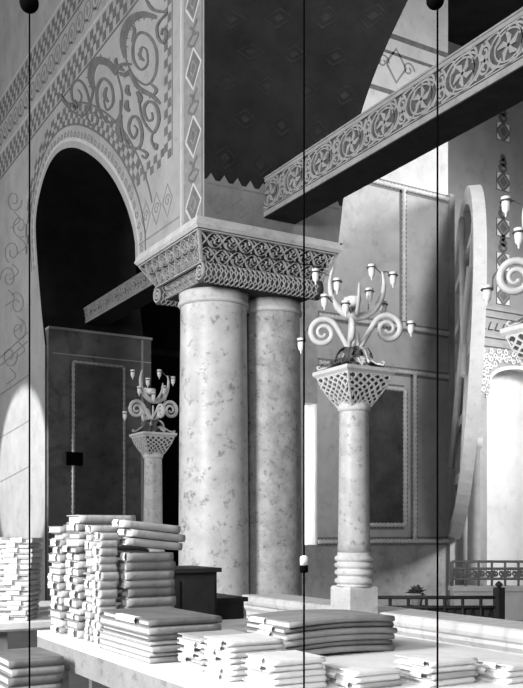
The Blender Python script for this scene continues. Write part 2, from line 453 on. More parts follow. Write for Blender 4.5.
# vault rising over the aisle from the wall's top band
b = MB(); NV = 14
for i in range(NV):
    a0, a1 = PI/2*i/NV, PI/2*(i+1)/NV
    p = lambda a: (YW-5.2*(1-math.cos(a)), TOPZ+3.2*math.sin(a))
    b.quad([(-26, p(a0)[0], p(a0)[1]), (3, p(a0)[0], p(a0)[1]), (3, p(a1)[0], p(a1)[1]), (-26, p(a1)[0], p(a1)[1])], 0, True)
struct(b, 'trim_1', M_plaster)

# ---- pier at the far end of the left bay (faces the camera)
XP = A[0][0]-.0
b = MB()
b.box((XP-.1, YW+.03, FL), (XP+.10, 6.5, 3.40))
b.box((XP-.1, YW+.03, 3.40), (XP+.12, 6.52, 3.44), 1)       # cornice
def fpx(X): return lambda y, z, h=0: Vector((X+h, y, z))
def rope(mb, p0, p1, f, r=.035, m=1, step=.085):
    n = max(2, int(math.hypot(p1[0]-p0[0], p1[1]-p0[1])/step))
    pts, rad = [], []
    for k in range(n*2+1):
        t = k/(n*2); pts.append(f(p0[0]+(p1[0]-p0[0])*t, p0[1]+(p1[1]-p0[1])*t, r*.4)); rad.append(r if k % 2 else r*.62)
    if m == 3: mb.ribbon([p0, p1], .17, f, .008, 7)  # dark strip painted behind the rope as its shadow line
    mb.tube(pts, rad, 6, m)
XP += .10
f = fpx(XP)
def yz(px, py, X): q = onX(px, py, X); return (q.y, q.z)
yl = yz(73, 400, XP)[0]; yr = yz(124, 400, XP)[0]; zt = yz(73, 362, XP)[1]
b.box((XP, yl, FL+.3), (XP+.015, yr, zt), 2)
rope(b, (yl, FL+.3), (yl, zt), f); rope(b, (yr, FL+.3), (yr, zt), f); rope(b, (yl, zt), (yr, zt), f)

b.ribbon([(YW+.1, zt+.12), (6.5, zt+.12)], .02, f, .01, 1)
yc = yz(141, 400, XP)[0]
b.box((XP, yc, FL+.1), (XP+.012, yc+.04, 3.38), 1)
b.box((XP, yz(66, 400, XP)[0], yz(66, 465, XP)[1]), (XP+.05, yz(82, 400, XP)[0], yz(66, 452, XP)[1]), 3)
struct(b, 'wall_pier', [M_darkwall, M_ropeD, M_darkpanel, M_black])
# dark wall deep behind the left bay
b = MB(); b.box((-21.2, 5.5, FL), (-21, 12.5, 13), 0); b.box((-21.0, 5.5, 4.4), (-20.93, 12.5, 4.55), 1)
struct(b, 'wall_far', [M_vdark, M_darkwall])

# ---- transverse wall to the right of the twin columns
XT = -13.5
yA = onX(303.5, 400, XT).y; y1 = onX(317.5, 400, XT).y; yE = onX(448, 400, XT).y
zw0, zw1 = onX(310, 545, XT).z, onX(310, 403, XT).z
b = MB()
zrope = onX(412, 191, XT).z
def wallbox(ya, yb, za, zb, m=0, th=.5): b.box((XT-th, ya, za), (XT, yb, zb), m)
wallbox(y1, yE, FL, onX(420, 541, XT).z, 2)
wallbox(y1, yE, onX(420, 541, XT).z, zrope, 0)
wallbox(7.4, yE, zrope, 12.9, 1)
wallbox(7.4, yA, FL, zw1, 2); wallbox(7.4, y1, zw1, zrope, 2); wallbox(yA, y1, FL, zw0, 2)
f = fpx(XT)
def L2(px0, py0, px1, py1, **k):
    a = yz(px0, py0, XT); c = yz(px1, py1, XT); return a, c
zs = {y: onX(px, y, XT).z for px, y in ((420, 330), (420, 374), (420, 541))}
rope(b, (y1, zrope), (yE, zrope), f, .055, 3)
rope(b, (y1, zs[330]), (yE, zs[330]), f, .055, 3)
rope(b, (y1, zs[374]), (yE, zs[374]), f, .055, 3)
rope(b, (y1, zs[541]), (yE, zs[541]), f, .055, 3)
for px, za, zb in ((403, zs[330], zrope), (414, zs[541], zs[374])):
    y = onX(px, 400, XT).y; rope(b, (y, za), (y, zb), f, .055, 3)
ya, yb = onX(350, 450, XT).y, onX(404, 450, XT).y; za, zb = onX(385, 525, XT).z, onX(385, 388, XT).z
b.box((XT, ya, za), (XT+.02, yb, zb), 4)
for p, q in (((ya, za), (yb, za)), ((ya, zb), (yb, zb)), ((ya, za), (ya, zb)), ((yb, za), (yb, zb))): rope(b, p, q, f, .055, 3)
b.box((XT-.5, yE, FL), (XT+.06, yE+.12, zrope+.1), 0)
# painted bands higher up
zb1 = onX(390, 92, XT).z; zb2 = onX(420, 46, XT).z
for z, w in ((zb1, .09), (zb2, .1), (zb2-.32, .06)):
    b.ribbon([(7.4, z), (yE, z)], w, f, .006, 5)
for k in range(6):
    y = 7.8+k*.62; z = (zb1+zb2)/2
    b.ribbon([(y-.24, z), (y, z+.32), (y+.24, z), (y, z-.32), (y-.24, z)], .05, f, .006, 6)
    b.ribbon(spiral(y+.3, z, .15, .03, 0, 1.2, 14), .03, f, .006, 6)
for k in range(7):
    y = 7.8+k*.55; z = zb2+1.0
    b.ribbon(spiral(y, z, .25, .05, k, 1.3, 18), .05, f, .006, 6)
struct(b, 'wall_right', [M_gmarble, M_plaster2, M_gmarble2, M_rope, M_darkpanel, M_paint, M_paintmid, mat('moulding_shade_strip', .20, .2, 6, .8, .1)])
b = MB(); b.box((XT-.35, yA, zw0), (XT-.3, y1, zw1)); w = struct(b, 'window_1', M_win)
b = MB(); b.box((XT-.36, yA-.0, zw0), (XT-.02, yA+.03, zw1)); b.box((XT-.36, y1-.03, zw0), (XT-.02, y1, zw1)); b.build('window_frame', M_farlt).parent = w

# ---- nave wall beyond, with the arched recess
XN = -17.2
b = MB(); f = fpx(XN)
ar = []   # arch outline of the recess (y,z)
cl = onX(487, 400, XN); yaL = cl.y; zap = onX(505, 366, XN).z; yaR = yaL+2.5; zsp = onX(487, 396, XN).z
N = 16
for k in range(N+1):
    a = PI*k/N; ar.append(((yaL+yaR)/2-(yaR-yaL)/2*math.cos(a), zsp+(zap-zsp)*math.sin(a)**.55))
Y0, Y1 = 9.0, 24.0; ZT = onX(500, 60, XN).z
Yd = onX(460, 400, XN).y
b.quad([(XN, Y0, FL), (XN, yaL, FL), (XN, yaL, zsp), (XN, Y0, zsp)], 0)
b.quad([(XN, Y0, zsp), (XN, yaL, zsp), (XN, yaL, ZT), (XN, Y0, ZT)], 0)
for k in range(N):
    (a0, c0), (a1, c1) = ar[k], ar[k+1]
    b.quad([(XN, a0, c0), (XN, a1, c1), (XN, a1, ZT), (XN, a0, ZT)], 0)
    b.quad([(XN, a0, c0), (XN-.4, a0, c0), (XN-.4, a1, c1), (XN, a1, c1)], 1)
b.quad([(XN, yaR, FL), (XN, Y1, FL), (XN, Y1, ZT), (XN, yaR, ZT)], 0)
b.quad([(XN-.4, yaL, FL), (XN-.4, yaR, FL), (XN-.4, yaR, zap), (XN-.4, yaL, zap)], 1)
b.quad([(XN-.4, yaL, FL), (XN, yaL, FL), (XN, yaL, zsp), (XN-.4, yaL, zsp)], 1)
b.ribbon(ar, .09, f, .03, 1)
# carved spandrel and friezes over the recess
za, zb = zap+.12, onX(500, 346, XN).z
for k in range(34):
    for r in range(6):
        y = yaL-.55+k*.135; z = zsp+.05+r*.2+(.13 if k % 2 else 0)
        inside = yaL < y < yaR and z < zsp+(zap-zsp)*(max(0, 1-((y-(yaL+yaR)/2)/((yaR-yaL)/2))**2))**.28+.12
        if inside or z > zb: continue
        b.ribbon(spiral(y, z, .085, .02, k+r, 1.2, 9), .035, f, .03, 1)
for py, w in ((346, .1), (338, .06), (310, .08), (318, .05)):
    z = onX(500, py, XN).z; b.ribbon([(yaL-.7, z), (Y1, z)], w, f, .05, 3)
zf = onX(500, 328, XN).z
for k in range(40):
    y = yaL-.6+k*.24
    b.poly([(y-.09, zf-.08), (y, zf+.12), (y+.09, zf-.08)], f, .055, 3)
# vertical band of painted diamonds
ym = onX(503, 200, XN).y
for k, py in enumerate((132, 182, 228, 262, 296)):
    z = onX(503, py, XN).z
    b.poly([(ym-.24, z-.24), (ym+.24, z-.24), (ym+.24, z+.24), (ym-.24, z+.24)], f, .01, 2)
    for sx in (-1, 1):
        for sz in (-1, 1):
            b.poly([(ym+sx*.22, z+sz*.22), (ym+sx*.22, z+sz*.06), (ym+sx*.06, z+sz*.22)], f, .014, 1)
    b.ribbon([(ym-.17, z), (ym, z+.17), (ym+.17, z), (ym, z-.17), (ym-.17, z)], .03, f, .016, 0)
    b.ribbon(smooth([(ym, z+.25), (ym-.12, z+.38), (ym+.1, z+.5), (ym-.06, z+.62), (ym, z+.7)]), .10, f, .01, 2)
    b.ribbon(smooth([(ym, z+.25), (ym+.12, z+.38), (ym-.1, z+.5), (ym+.06, z+.62), (ym, z+.7)]), .07, f, .01, 2)
struct(b, 'wall_nave', [M_far, M_farlt, M_paint, mat('far_frieze', .38, .15, 4, .9, .1)])
# dark upper vault of the nave
b = MB()
b.box((-17.6, yE+.15, ZT), (-10.5, 24, ZT+.3))
b.box((-17.6, yE+.15, ZT), (-17.2, 24, 13.0))
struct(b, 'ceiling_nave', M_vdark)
# slender engaged shaft and painted pilaster on the nave wall
pc = onX(474, 500, XN+.35)
b = MB()
b.lathe([(.24, FL), (.24, FL+.5), (.2, FL+.55), (.165, FL+.75), (.15, 2.0), (.2, 2.05), (.22, 2.3)], (pc.x, pc.y, 0), 20)
o = b.build('pilaster_shaft', mat('far_grey_marble', .33, .15, 3, .6, .1)); tag(o, 'slender grey shaft against the far wall, below the edge-on roundel', 'column')

# ---- daylight: windows of the aisle are behind and left of the camera
def area(name, loc, tgt, sx, sy, power, spread=180):
    l = bpy.data.lights.new(name, 'AREA'); l.shape = 'RECTANGLE'; l.size = sx; l.size_y = sy; l.energy = power; l.spread = math.radians(spread)
    o = bpy.data.objects.new(name, l); COL.objects.link(o); o.location = loc
    d = Vector(tgt)-Vector(loc); o.rotation_euler = d.to_track_quat('-Z', 'Y').to_euler(); return o
area('aisle_window_light', (-3.4, -5.6, 3.0), (-8.0, 4.4, .3), 2.2, 2.8, 1450)
area('aisle_window_light', (-15.6, -3.6, 5.2), (-14, 4.6, 4.2), 2.4, 3.0, 420)
area('aisle_window_light', (1.6, -2.6, 3.4), (-2.6, 2.6, -.5), 1.8, 2.4, 165, 120)
area('nave_window_light', (-1.0, 6.9, 6.6), (-13.5, 10.2, 6.2), 2.0, 2.6, 165, 62)
area('nave_window_light', (-6, 21, 9.0), (-15, 14, 3), 5, 4, 620, 62)
b = MB(); b.box((-12.2, -2.6, FL), (-6.35, -2.1, 13)); struct(b, 'wall_light_blocker', M_plaster)  # unseen blocker, added to shade the left pier and distant lamp column
sp = bpy.data.lights.new('low_sunbeam', 'SPOT'); sp.energy = 6500; sp.spot_size = math.radians(19); sp.spot_blend = .12; sp.shadow_soft_size = .1
so = bpy.data.objects.new('low_sunbeam', sp); COL.objects.link(so); so.location = (-15.2, -5.0, 3.4)
tg = onY(22, 476, YW); so.rotation_euler = (tg-so.location).to_track_quat('-Z', 'Y').to_euler()
w = bpy.data.worlds.new('World'); S.world = w; w.use_nodes = True
w.node_tree.nodes['Background'].inputs['Color'].default_value = (1, 1, 1, 1); w.node_tree.nodes['Background'].inputs['Strength'].default_value = .10

# ================================================================ DOUBLE CAPITAL
cap = thing('double_capital', (-9.87, 5.43, 2.86), 'carved marble double capital spanning the tops of the two large columns', 'capital')
CT = (-10.76, 4.44, -8.97, 6.42); CB = (-10.47, 4.62, -9.22, 6.30)
b = MB(); b.frustum(CT, 3.40, (CT[0]+.03, CT[1]+.03, CT[2]-.03, CT[3]-.03), 3.49); b.frustum((CT[0]+.03, CT[1]+.03, CT[2]-.03, CT[3]-.03), 3.365, CT, 3.40)
b.build('abacus', M_stone, cap)
b = MB(); zt_, zb_ = 3.36, 3.06
b.frustum((CB[0]+.04, CB[1]+.04, CB[2]-.04, CB[3]-.04), zb_, (CT[0]+.08, CT[1]+.08, CT[2]-.08, CT[3]-.08), zt_, 1)
def faceX(u, v, h=0):    # +X face
    lo = Vector((CB[2], CB[1]+(CB[3]-CB[1])*u, zb_)); hi = Vector((CT[2]-.04, CT[1]+.04+(CT[3]-CT[1]-.08)*u, zt_))
    return lo.lerp(hi, v)+Vector((-.035+h, 0, -.01))
def faceY(u, v, h=0):    # -Y face
    lo = Vector((CB[0]+(CB[2]-CB[0])*u, CB[1], zb_)); hi = Vector((CT[0]+.04+(CT[2]-CT[0]-.08)*u, CT[1]+.04, zt_))
    return lo.lerp(hi, v)+Vector((0, .035-h, -.01))
def interlace(b, f, n, m=0, w=.012, h=.035, asp=1.0):
    K = 12
    for vc, ph in ((.27, 0), (.74, .5)):
        for sg in (-1, 1):
            P = [(k/(n*K), vc+sg*.22*math.sin(PI*(k/K+ph))) for k in range(n*K+1)]
            b.ribbon(P, w, f, h*(1 if sg > 0 else .93), m)
        for k in range(n+1):
            u = (k+.5-ph)/n
            if not .02 < u < .98: continue
            for a in range(5):
                an = a*2*PI/5+k
                b.ribbon([(u, vc), (u+.28/n*math.cos(an), vc+.10*math.sin(an)), (u+.34/n*math.cos(an+.7), vc+.155*math.sin(an+.7))], [w*.6, w*.9, w*.4], f, h*.85, m)
            q = u+.5/n
            if q < .99:
                for s_ in (-1, 1):
                    b.ribbon([(q-.02/n, vc+s_*.03), (q+s_*.14/n, vc+s_*.13), (q-.1/n, vc+s_*.2)], w*.7, f, h*.8, m)
    for v in (.01, .99): b.ribbon([(0, v), (1, v)], .04, f, h*1.1, m)
    for u in (.006, .994): b.ribbon([(u, 0), (u, 1)], .012, f, h*1.1, m)
interlace(b, faceX, 9, 0, .0085)
interlace(b, faceY, 8, 0, .010)
b.build('carved_basket', [M_stoneG, M_stoneD], cap)
# ionic lower member: bolsters running through the thickness, volutes on the aisle end
b = MB()
b.box((-10.42, 4.72, 2.88), (-9.30, 6.24, 3.055), 1)
fq = lambda u, v, h=0: Vector((-10.36+1.02*u, 4.72-h, 2.885+.165*v))
interlace(b, fq, 7, 0, .012, .03)
b.build('ionic_block', [M_stoneG, M_stoneD], cap)
for sx, x in ((-1, -10.46), (1, -9.27)):
    b = MB()
    b.tube([(x, 4.64, 2.955), (x, 4.72, 2.955), (x, 5.43, 2.955), (x, 6.2, 2.955), (x, 6.26, 2.955)], [.122, .122, .112, .122, .122], 20, 1)
    fb = lambda u, v, h=0, x=x: Vector((x+(.112+h)*math.cos(v), 4.74+u, 2.955+(.112+h)*math.sin(v)))
    for ph in (0, 1):
        for row in (-.95, -.25, .45):
            b.ribbon([(-.09+j*.0145, row+.42*math.sin(j*PI/4.5+PI*ph)) for j in range(107)], .013, fb, .016-.001*ph, 0)
    for k in range(23):
        b.ribbon([(.03+k*.065, -1.3), (.045+k*.065, .9)], .008, fb, .012, 0)
    fv = lambda u, v, h=0, x=x: Vector((x+u, 4.64-h, 2.955+v))
    b.ribbon([(p[0], p[1]) for p in spiral(0, 0, .110, .014, PI/2, -2.2*sx, 50)], .017, fv, .02, 0)
    b.build('volute', [M_stoneG, M_stoneD], cap)

# ================================================================ TWIN COLUMNS
def big_column(x, y, r, label, m):
    t = thing('marble_column', (x, y, FL), label, 'column')
    b = MB(); b.lathe([(r*1.05, FL+.48), (r*1.02, FL+.55), (r*1.01, 0), (r*.985, 1.4), (r*.955, 2.70), (r*.955, 2.72)], (x, y, 0), 56); b.build('shaft', m, t)
    b = MB(); b.lathe([(r*.97, 2.71), (r*1.03, 2.735), (r*1.03, 2.765), (r*.97, 2.78), (r*1.0, 2.83), (r*1.0, 2.875)], (x, y, 0), 56); b.build('necking', M_stone, t)
    b = MB(); q = r*1.0+.0
    b.lathe([(q*1.0+.02, FL+.0), (q+.02, FL+.14), (q+.035, FL+.16), (q+.04, FL+.2), (q+.02, FL+.26), (q+.0, FL+.3), (q+.02, FL+.38), (q+.03, FL+.42), (q+.01, FL+.47), (q, FL+.485)], (x, y, 0), 48); b.build('base', M_stone, t)
big_column(-9.87, 5.12, .425, 'bright smooth marble column, the one in front of its touching twin', M_col)
big_column(-9.87, 5.945, .383, 'mottled marble column standing just behind and touching the brighter one', M_col2)

# ================================================================ TIE BEAMS
def tie_beam(x0, x1, y0, y1, z0, z1, label, pitch, dark=False):
    t = thing('tie_beam', ((x0+x1)/2, (y0+y1)/2, z0), label, 'beam', None)
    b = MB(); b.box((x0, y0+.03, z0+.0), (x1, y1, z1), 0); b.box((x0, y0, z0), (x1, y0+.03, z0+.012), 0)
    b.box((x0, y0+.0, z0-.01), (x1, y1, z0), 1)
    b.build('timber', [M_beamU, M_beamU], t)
    b = MB(); H = z1-z0
    b.box((x0, y0+.02, z0), (x1, y0+.032, z1), 1)
    f = lambda x, z, h=0: Vector((x, y0+.02-h, z))
    b.box((x0, y0-.005, z0), (x1, y0+.02, z0+H*.13), 0); b.box((x0, y0-.005, z1-H*.12), (x1, y0+.02, z1), 0)
    b.box((x0, y0-.015, z1-H*.04), (x1, y0-.005, z1), 0); b.ribbon([(x0, z0+H*.17), (x1, z0+H*.17)], .012, f, .022, 0)
    zc, R = z0+H*.52, H*.32
    n = int((x1-x0)/pitch)
    for k in range(n):
        x = x0+pitch*(k+.5)
        if k % 2 == 0:
            b.ribbon([(x+R*1.5*math.cos(a*PI/10), zc+R*1.05*math.sin(a*PI/10)) for a in range(21)], .02, f, .022, 0)
            b.ribbon([(x+R*1.05*math.cos(a*PI/10), zc+R*.86*math.sin(a*PI/10)) for a in range(21)], .016, f, .020, 0)
            for a in range(5):
                an = a*2*PI/5+k
                b.ribbon([(x, zc), (x+R*.45*math.cos(an), zc+R*.45*math.sin(an)), (x+R*.85*math.cos(an+.35), zc+R*.85*math.sin(an+.35))], [.02, .05, .014], f, .02, 0)
            b.ribbon([(x+R*1.05*math.cos(a*PI/6), zc+R*1.12*math.sin(a*PI/6)) for a in range(-2, 3)], .015, f, .02, 0)
        else:
            for s in (-1, 1):
                b.ribbon(smooth([(x-s*pitch*.42, zc-R*.9), (x-s*.02, zc-R*.2), (x+s*pitch*.22, zc+R*.35), (x+s*.02, zc+R*.95)]), .026, f, .021, 0)
            b.ribbon(spiral(x, zc+R*.42, .06, .015, 0, 1.3, 14), .022, f, .02, 0)
            b.ribbon(spiral(x, zc-R*.45, .06, .015, PI, 1.3, 14), .022, f, .02, 0)
        x2 = x+pitch/2
        b.ribbon(smooth([(x, z1-H*.17), (x2, z0+H*.88), (x2+.04, zc+R*.6), (x2-.02, zc+R*.3)]), .022, f, .018, 0)
        b.ribbon(smooth([(x, z0+H*.21), (x2, z0+H*.25), (x2+.05, zc-R*.5)]), .02, f, .018, 0)
    b.build('carved_face', [M_beamG if dark == 2 else M_beamR, M_beamG], t)
tie_beam(XC+.02, -2.6, 5.37, 5.80, 3.65, 4.10, 'long carved tie beam with scroll relief running up to the right from the capital', .265)
tie_beam(-15.55, -10.78, 5.37, 5.75, 3.62, 3.90, 'short carved tie beam inside the small arch, left of the capital', .20)

# ================================================================ PARAPET
b = MB(); PX0, PX1 = -8.95, -4.62
prof = [(5.03, FL), (5.03, FL+.12), (5.06, FL+.15), (5.06, -.92), (5.045, -.90), (5.03, -.88), (5.03, -.85), (5.01, -.83), (5.00, -.80), (5.0, -.745), (5.02, -.733), (5.47, -.733), (5.47, FL)]
n = len(prof)
for k in range(n):
    (y0, z0), (y1_, z1) = prof[k], prof[(k+1) % n]
    b.quad([(PX0, y0, z0), (PX1, y0, z0), (PX1, y1_, z1), (PX0, y1_, z1)])
b.quad([(PX0, y, z) for y, z in prof]); b.quad([(PX1, y, z) for y, z in reversed(prof)])
# a raised bead line in the front
b.box((PX0, 5.045, -1.12), (PX1, 5.062, -1.10))
o = b.build('marble_parapet', M_parapet); tag(o, 'long white marble parapet with stepped moulding behind the book table', 'parapet')

# ================================================================ LAMP COLUMN + CANDELABRUM
LP = W(354, 530, 8.1)
U8 = 8.1/FPX
def lamp_column(P):
    x, y = P.x, P.y
    t = thing('lamp_column', (x, y, FL), '', 'column')
    b = MB(); b.lathe([(.150, -.20), (.145, -.12), (.140, .2), (.132, 1.04), (.130, 1.06)], (x, y, 0), 36); b.build('shaft', M_lamp, t)
    b = MB(); pr = [(.165, -.50)]
    for z in (-.45, -.375, -.31, -.25): pr += [(.150, z-.036), (.150, z-.028), (.172, z-.022), (.176, z-.004), (.170, z+.014), (.150, z+.022)]
    pr += [(.15, -.20)]
    b.lathe(pr, (x, y, 0), 36); b.build('base', M_stone, t)
    b = MB(); b.box((x-.15, y-.15, FL), (x+.15, y+.15, -.52)); b.frustum((x-.15, y-.15, x+.15, y+.15), -.52, (x-.14, y-.14, x+.14, y+.14), -.50); b.build('plinth', M_stone, t)
    b = MB(); b.lathe([(.128, 1.05), (.148, 1.07), (.148, 1.10), (.132, 1.12), (.135, 1.14)], (x, y, 0), 36); b.build('necking', M_stone, t)
    b = MB(); s0, s1, z0, z1 = .108, .240, 1.10, 1.375
    NN = 6; lv = []
    for k in range(NN+1):
        tt = k/NN; s = s0+(s1-s0)*(tt**1.0+.10*math.sin(PI*tt)); lv.append((s, z0+(z1-z0)*tt))
    for k in range(NN): b.frustum((x-lv[k][0]+.008, y-lv[k][0]+.008, x+lv[k][0]-.008, y+lv[k][0]-.008), lv[k][1], (x-lv[k+1][0]+.008, y-lv[k+1][0]+.008, x+lv[k+1][0]-.008, y+lv[k+1][0]-.008), lv[k+1][1], 1)
    for q in range(4):
        def ff(u, v, h=0, q=q):
            s = s0+(s1-s0)*(max(v, 0)+.10*math.sin(PI*min(1, max(v, 0)))); a = Vector(((u-.5)*2*s, -s+.008-h, z0+(z1-z0)*v))
            return Matrix.Rotation(q*PI/2, 3, 'Z') @ a + Vector((x, y, 0))
        n = 5
        for k in range(-n, n+1):
            for sg in (0, 1):
                P_ = []
                for j in range(13):
                    v = j/12; u = (k/n+v*.9) if sg == 0 else (1-(k/n+v*.9))
                    if -0.001 <= u <= 1.001: P_.append((u, v))
                if len(P_) > 1: b.ribbon([(u+.03*math.sin(v*14+k), v) for u, v in P_], .042, ff, .016, 0)
        for v in (.02, .98): b.ribbon([(0, v), (1, v)], .06, ff, .014, 0)
        for u in (.01, .99): b.ribbon([(u, j/8) for j in range(9)], .03, ff, .014, 0)
    b.build('lattice_capital', [M_stone, M_stoneD], t)
    b = MB(); b.frustum((x-.25, y-.25, x+.25, y+.25), 1.375, (x-.268, y-.268, x+.268, y+.268), 1.395); b.box((x-.268, y-.268, 1.395), (x+.268, y+.268, 1.425)); b.build('abacus', M_stone, t)
    return t
def candelabrum(P):
    zb = 1.425
    t = thing('candelabrum', (P.x, P.y, zb), '', 'candelabrum')
    def I(px, py, d=0): return P + RT*((px-352)*U8) + UP*((HY-py)*U8) + FW*d       # in the plane facing the aisle
    def scroll(c, r, sgn, d=0, spin=1.9):
        # from foot rises, arches over and winds in around c
        n = 44; a0 = -PI/2 if sgn > 0 else -PI/2
        pts = []
        foot = (352+sgn*2, 362); pts += [foot, (352+sgn*5, 350)]
        sp = []
        for k in range(n+1):
            q = k/n; rr = r*(1-q*.86); ang = PI*(1.12) if sgn > 0 else PI*(-.12)
            a = ang + sgn*2*PI*spin*q
            sp.append((c[0]+rr*math.cos(a), c[1]+rr*math.sin(a)))
        return smooth(pts+sp[:1], 5)[:-1]+sp
    # scroll arms
    for (c, r, sgn, d) in (((321, 333), 15, -1, 0), ((386, 329), 15, 1, 0)):
        b = MB(); pts = scroll(c, r, sgn)
        n = len(pts); b.tube([I(p[0], p[1], d) for p in pts], [.022+.008*math.sin(PI*min(1, k/n*1.3)) - .008*k/n for k in range(n)], 8); b.build('scroll_arm', M_iron, t)
    for d in (-1, 1):
        b = MB(); pts = []
        for p in scroll((319, 338), 12, -1):
            off = (352-p[0])*U8
            pts.append(P+FW*(d*off)+UP*((HY-p[1])*U8)+RT*(d*.05))
        n = len(pts); b.tube(pts, [.014+.010*math.sin(PI*min(1, k/n*1.2)) for k in range(n)], 8); b.build('scroll_arm', M_iron, t)
    # crescents
    for d in (0,):
        b = MB(); pts = arc(355, 283, 28, 32, 200, -22, 28) if False else [(355+27*math.cos(math.radians(a)), 284+33*math.sin(math.radians(a))) for a in range(-22, 212, 8)]
        n = len(pts); b.tube([I(p[0], p[1]) for p in pts], [.010+.028*math.sin(PI*k/(n-1)) for k in range(n)], 8); b.build('crescent_arm', M_iron, t)
    b = MB(); pts = [(27*math.cos(math.radians(a)), 290+26*math.sin(math.radians(a))) for a in range(0, 188, 9)]
    n = len(pts); b.tube([P+FW*(p[0]*U8)+RT*.02+UP*((HY-p[1])*U8) for p in pts], [.008+.015*math.sin(PI*k/(n-1)) for k in range(n)], 8); b.build('crescent_arm', M_iron, t)
    b = MB(); c = P
    b.lathe([(.05, zb), (.045, zb+.03), (.02, zb+.06), (.018, zb+.12), (.035, zb+.16), (.016, zb+.2), (.012, zb+.42)], (c.x, c.y, 0), 14); b.build('stem', M_iron, t)
    # acanthus foot
    for k in range(16):
        inner = k >= 10; a = (k*PI/5+.3) if not inner else (k*PI/3+.1); dr = Vector((math.cos(a), math.sin(a), 0)); b = MB()
        L_ = .16 if inner else (.22 if k % 2 else .29); hh = .20 if inner else .13
        pts = [c+dr*(.03+L_*q)+UP*(zb+.012+hh*math.sin(PI*(.62*q+.22))*(1-.25*q)+.045*max(0, q-.75)*4*(1 if not inner else -1)-.09*q*(not inner)) for q in [j/9 for j in range(10)]]
        side = dr.cross(UP)
        wd = [.012+.032*math.sin(PI*(j/9)**.9)+(.016 if j % 2 else 0) for j in range(10)]
        for s in (-1, 1):
            for j in range(9):
                b.quad([pts[j], pts[j+1], pts[j+1]+side*s*wd[j+1]+UP*.014, pts[j]+side*s*wd[j]+UP*.014], 0)
        e = pts[-1]
        b.tube(pts+[e+UP*.02+dr*.012, e+UP*.032-dr*.004, e+UP*.024-dr*.018], [.014-.0006*j for j in range(13)], 6, 0)
        b.build('acanthus_leaf', M_bronze if k % 3 else M_iron, t)
    # lamp cups: (px, py of cup centre, depth, anchor px,py, anchor depth)
    cups = [(313.5, 276, .0, 328, 276, 0), (334, 289, -.12, 330, 296, 0), (322, 303, -.06, 335, 306, 0), (342, 312, -.16, 350, 316, 0), (351, 300, .18, 352, 316, .1),
            (366, 298, -.10, 366, 314, 0), (371, 268, .10, 380, 274, 0), (391, 279, 0, 381, 272, 0), (383, 305, .12, 373, 304, 0), (409, 328, 0, 399, 322, 0), (299, 345, 0, 308, 326, 0)]
    for (px, py, d, ax, ay, ad) in cups:
        c = I(px, py, d); r = .036
        b = MB(); b.lathe([(.003, -.082), (.008, -.072), (.006, -.062), (.012, -.052), (.026, -.036), (.030, 0), (.030, .035), (.036, .055), (.034, .06)], c, 14)
        o = b.build('lamp_cup', M_glass, t)
        b = MB(); b.tube([c+Vector((.040*math.cos(a*PI/8), .040*math.sin(a*PI/8), .032)) for a in range(17)], .006, 5, 0)
        a_ = I(ax, ay, ad); m_ = (a_+c)/2 + UP*.03
        hv = (a_-c); hv.z = 0; q = c+hv.normalized()*.04; q.z = c.z+.032
        b.tube(smooth([tuple(q), tuple(m_), tuple(a_)], 4), .006, 5, 0)
        o2 = b.build('cup_holder', M_bronze, t)
    c = I(351, 300, .05); b = MB(); b.lathe([(.02, -.05), (.06, -.04), (.075, -.01), (.08, .03), (.07, .035)], c, 18); b.build('oil_bowl', M_glass, t)
    return t
lc = lamp_column(LP); lc['label'] = 'slim marble column with latticed capital on the parapet, bearing a candelabrum'
cd = candelabrum(LP); cd['label'] = 'pale scrolled candelabrum with white lamp cups in front of the grey wall'
GL, GC = 'slim lamp columns with latticed capitals', 'scrolled candelabra on the lamp columns'
def clone(P, dz, rz, la, lb):
    a = copy_tree(lc); c = copy_tree(cd)
    a.location = (P.x, P.y, FL); c.location = (P.x, P.y, 1.425); c.rotation_euler.z = rz
    a['label'] = la; c['label'] = lb; return a, c
lc['group'] = GL; cd['group'] = GC
P2 = W(556, 530, 6.32)
clone(P2, 0, math.radians(-4), 'slim marble lamp column at the edge, mostly out of frame on the right', 'candelabrum cut off at the right edge, only one scroll and few cups showing')
P3 = W(153, 530, 13.4)
clone(P3, 0, math.radians(38), 'small distant lamp column in shade between the dark panel and the big columns', 'small distant candelabrum in shade in front of the dark marble panel')

# ================================================================ ROUNDEL
RC = W(459, 368, 18.2)
ang = math.radians(0)
rd = (RC - Vector((0, 0, RC.z))); rd.z = 0; rd.normalize()          # viewing direction on plan
side = Vector((rd.y, -rd.x, 0))                                     # to the right in the view
R = 3.45
# disc plane contains nearly the viewing direction: in-plane horizontal axis
e1 = (rd*math.cos(math.radians(4.6)) - side*math.sin(math.radians(4.6))).normalized()   # near end swings right
up = (UP*math.cos(math.radians(2.6)) + side*math.sin(math.radians(2.6))).normalized()
up = (up - e1*up.dot(e1)).normalized()
nn = e1.cross(up).normalized()                                      # faces
if nn.dot(side) > 0: nn = -nn                                       # back side normal (towards the left)
t = thing('calligraphy_roundel', tuple(RC-up*R), 'huge round panel seen almost edge-on, showing its pale rim and bracing', 'roundel')
def disc(u, v, h=0): return RC+e1*u+up*v+nn*h
b = MB(); n = 72
for k in range(n):
    a0, a1 = 2*PI*k/n, 2*PI*(k+1)/n
    for (ra, ha, rb, hb) in ((R-.34, .06, R-.02, .08), (R-.02, .08, R, -.14), (R, -.14, R-.34, -.16), (R-.34, -.16, R-.34, .06)):
        b.quad([disc(ra*math.cos(a0), ra*math.sin(a0), ha), disc(rb*math.cos(a0), rb*math.sin(a0), hb), disc(rb*math.cos(a1), rb*math.sin(a1), hb), disc(ra*math.cos(a1), ra*math.sin(a1), ha)], 0, False)
b.build('rim', M_board, t, True)
b = MB()
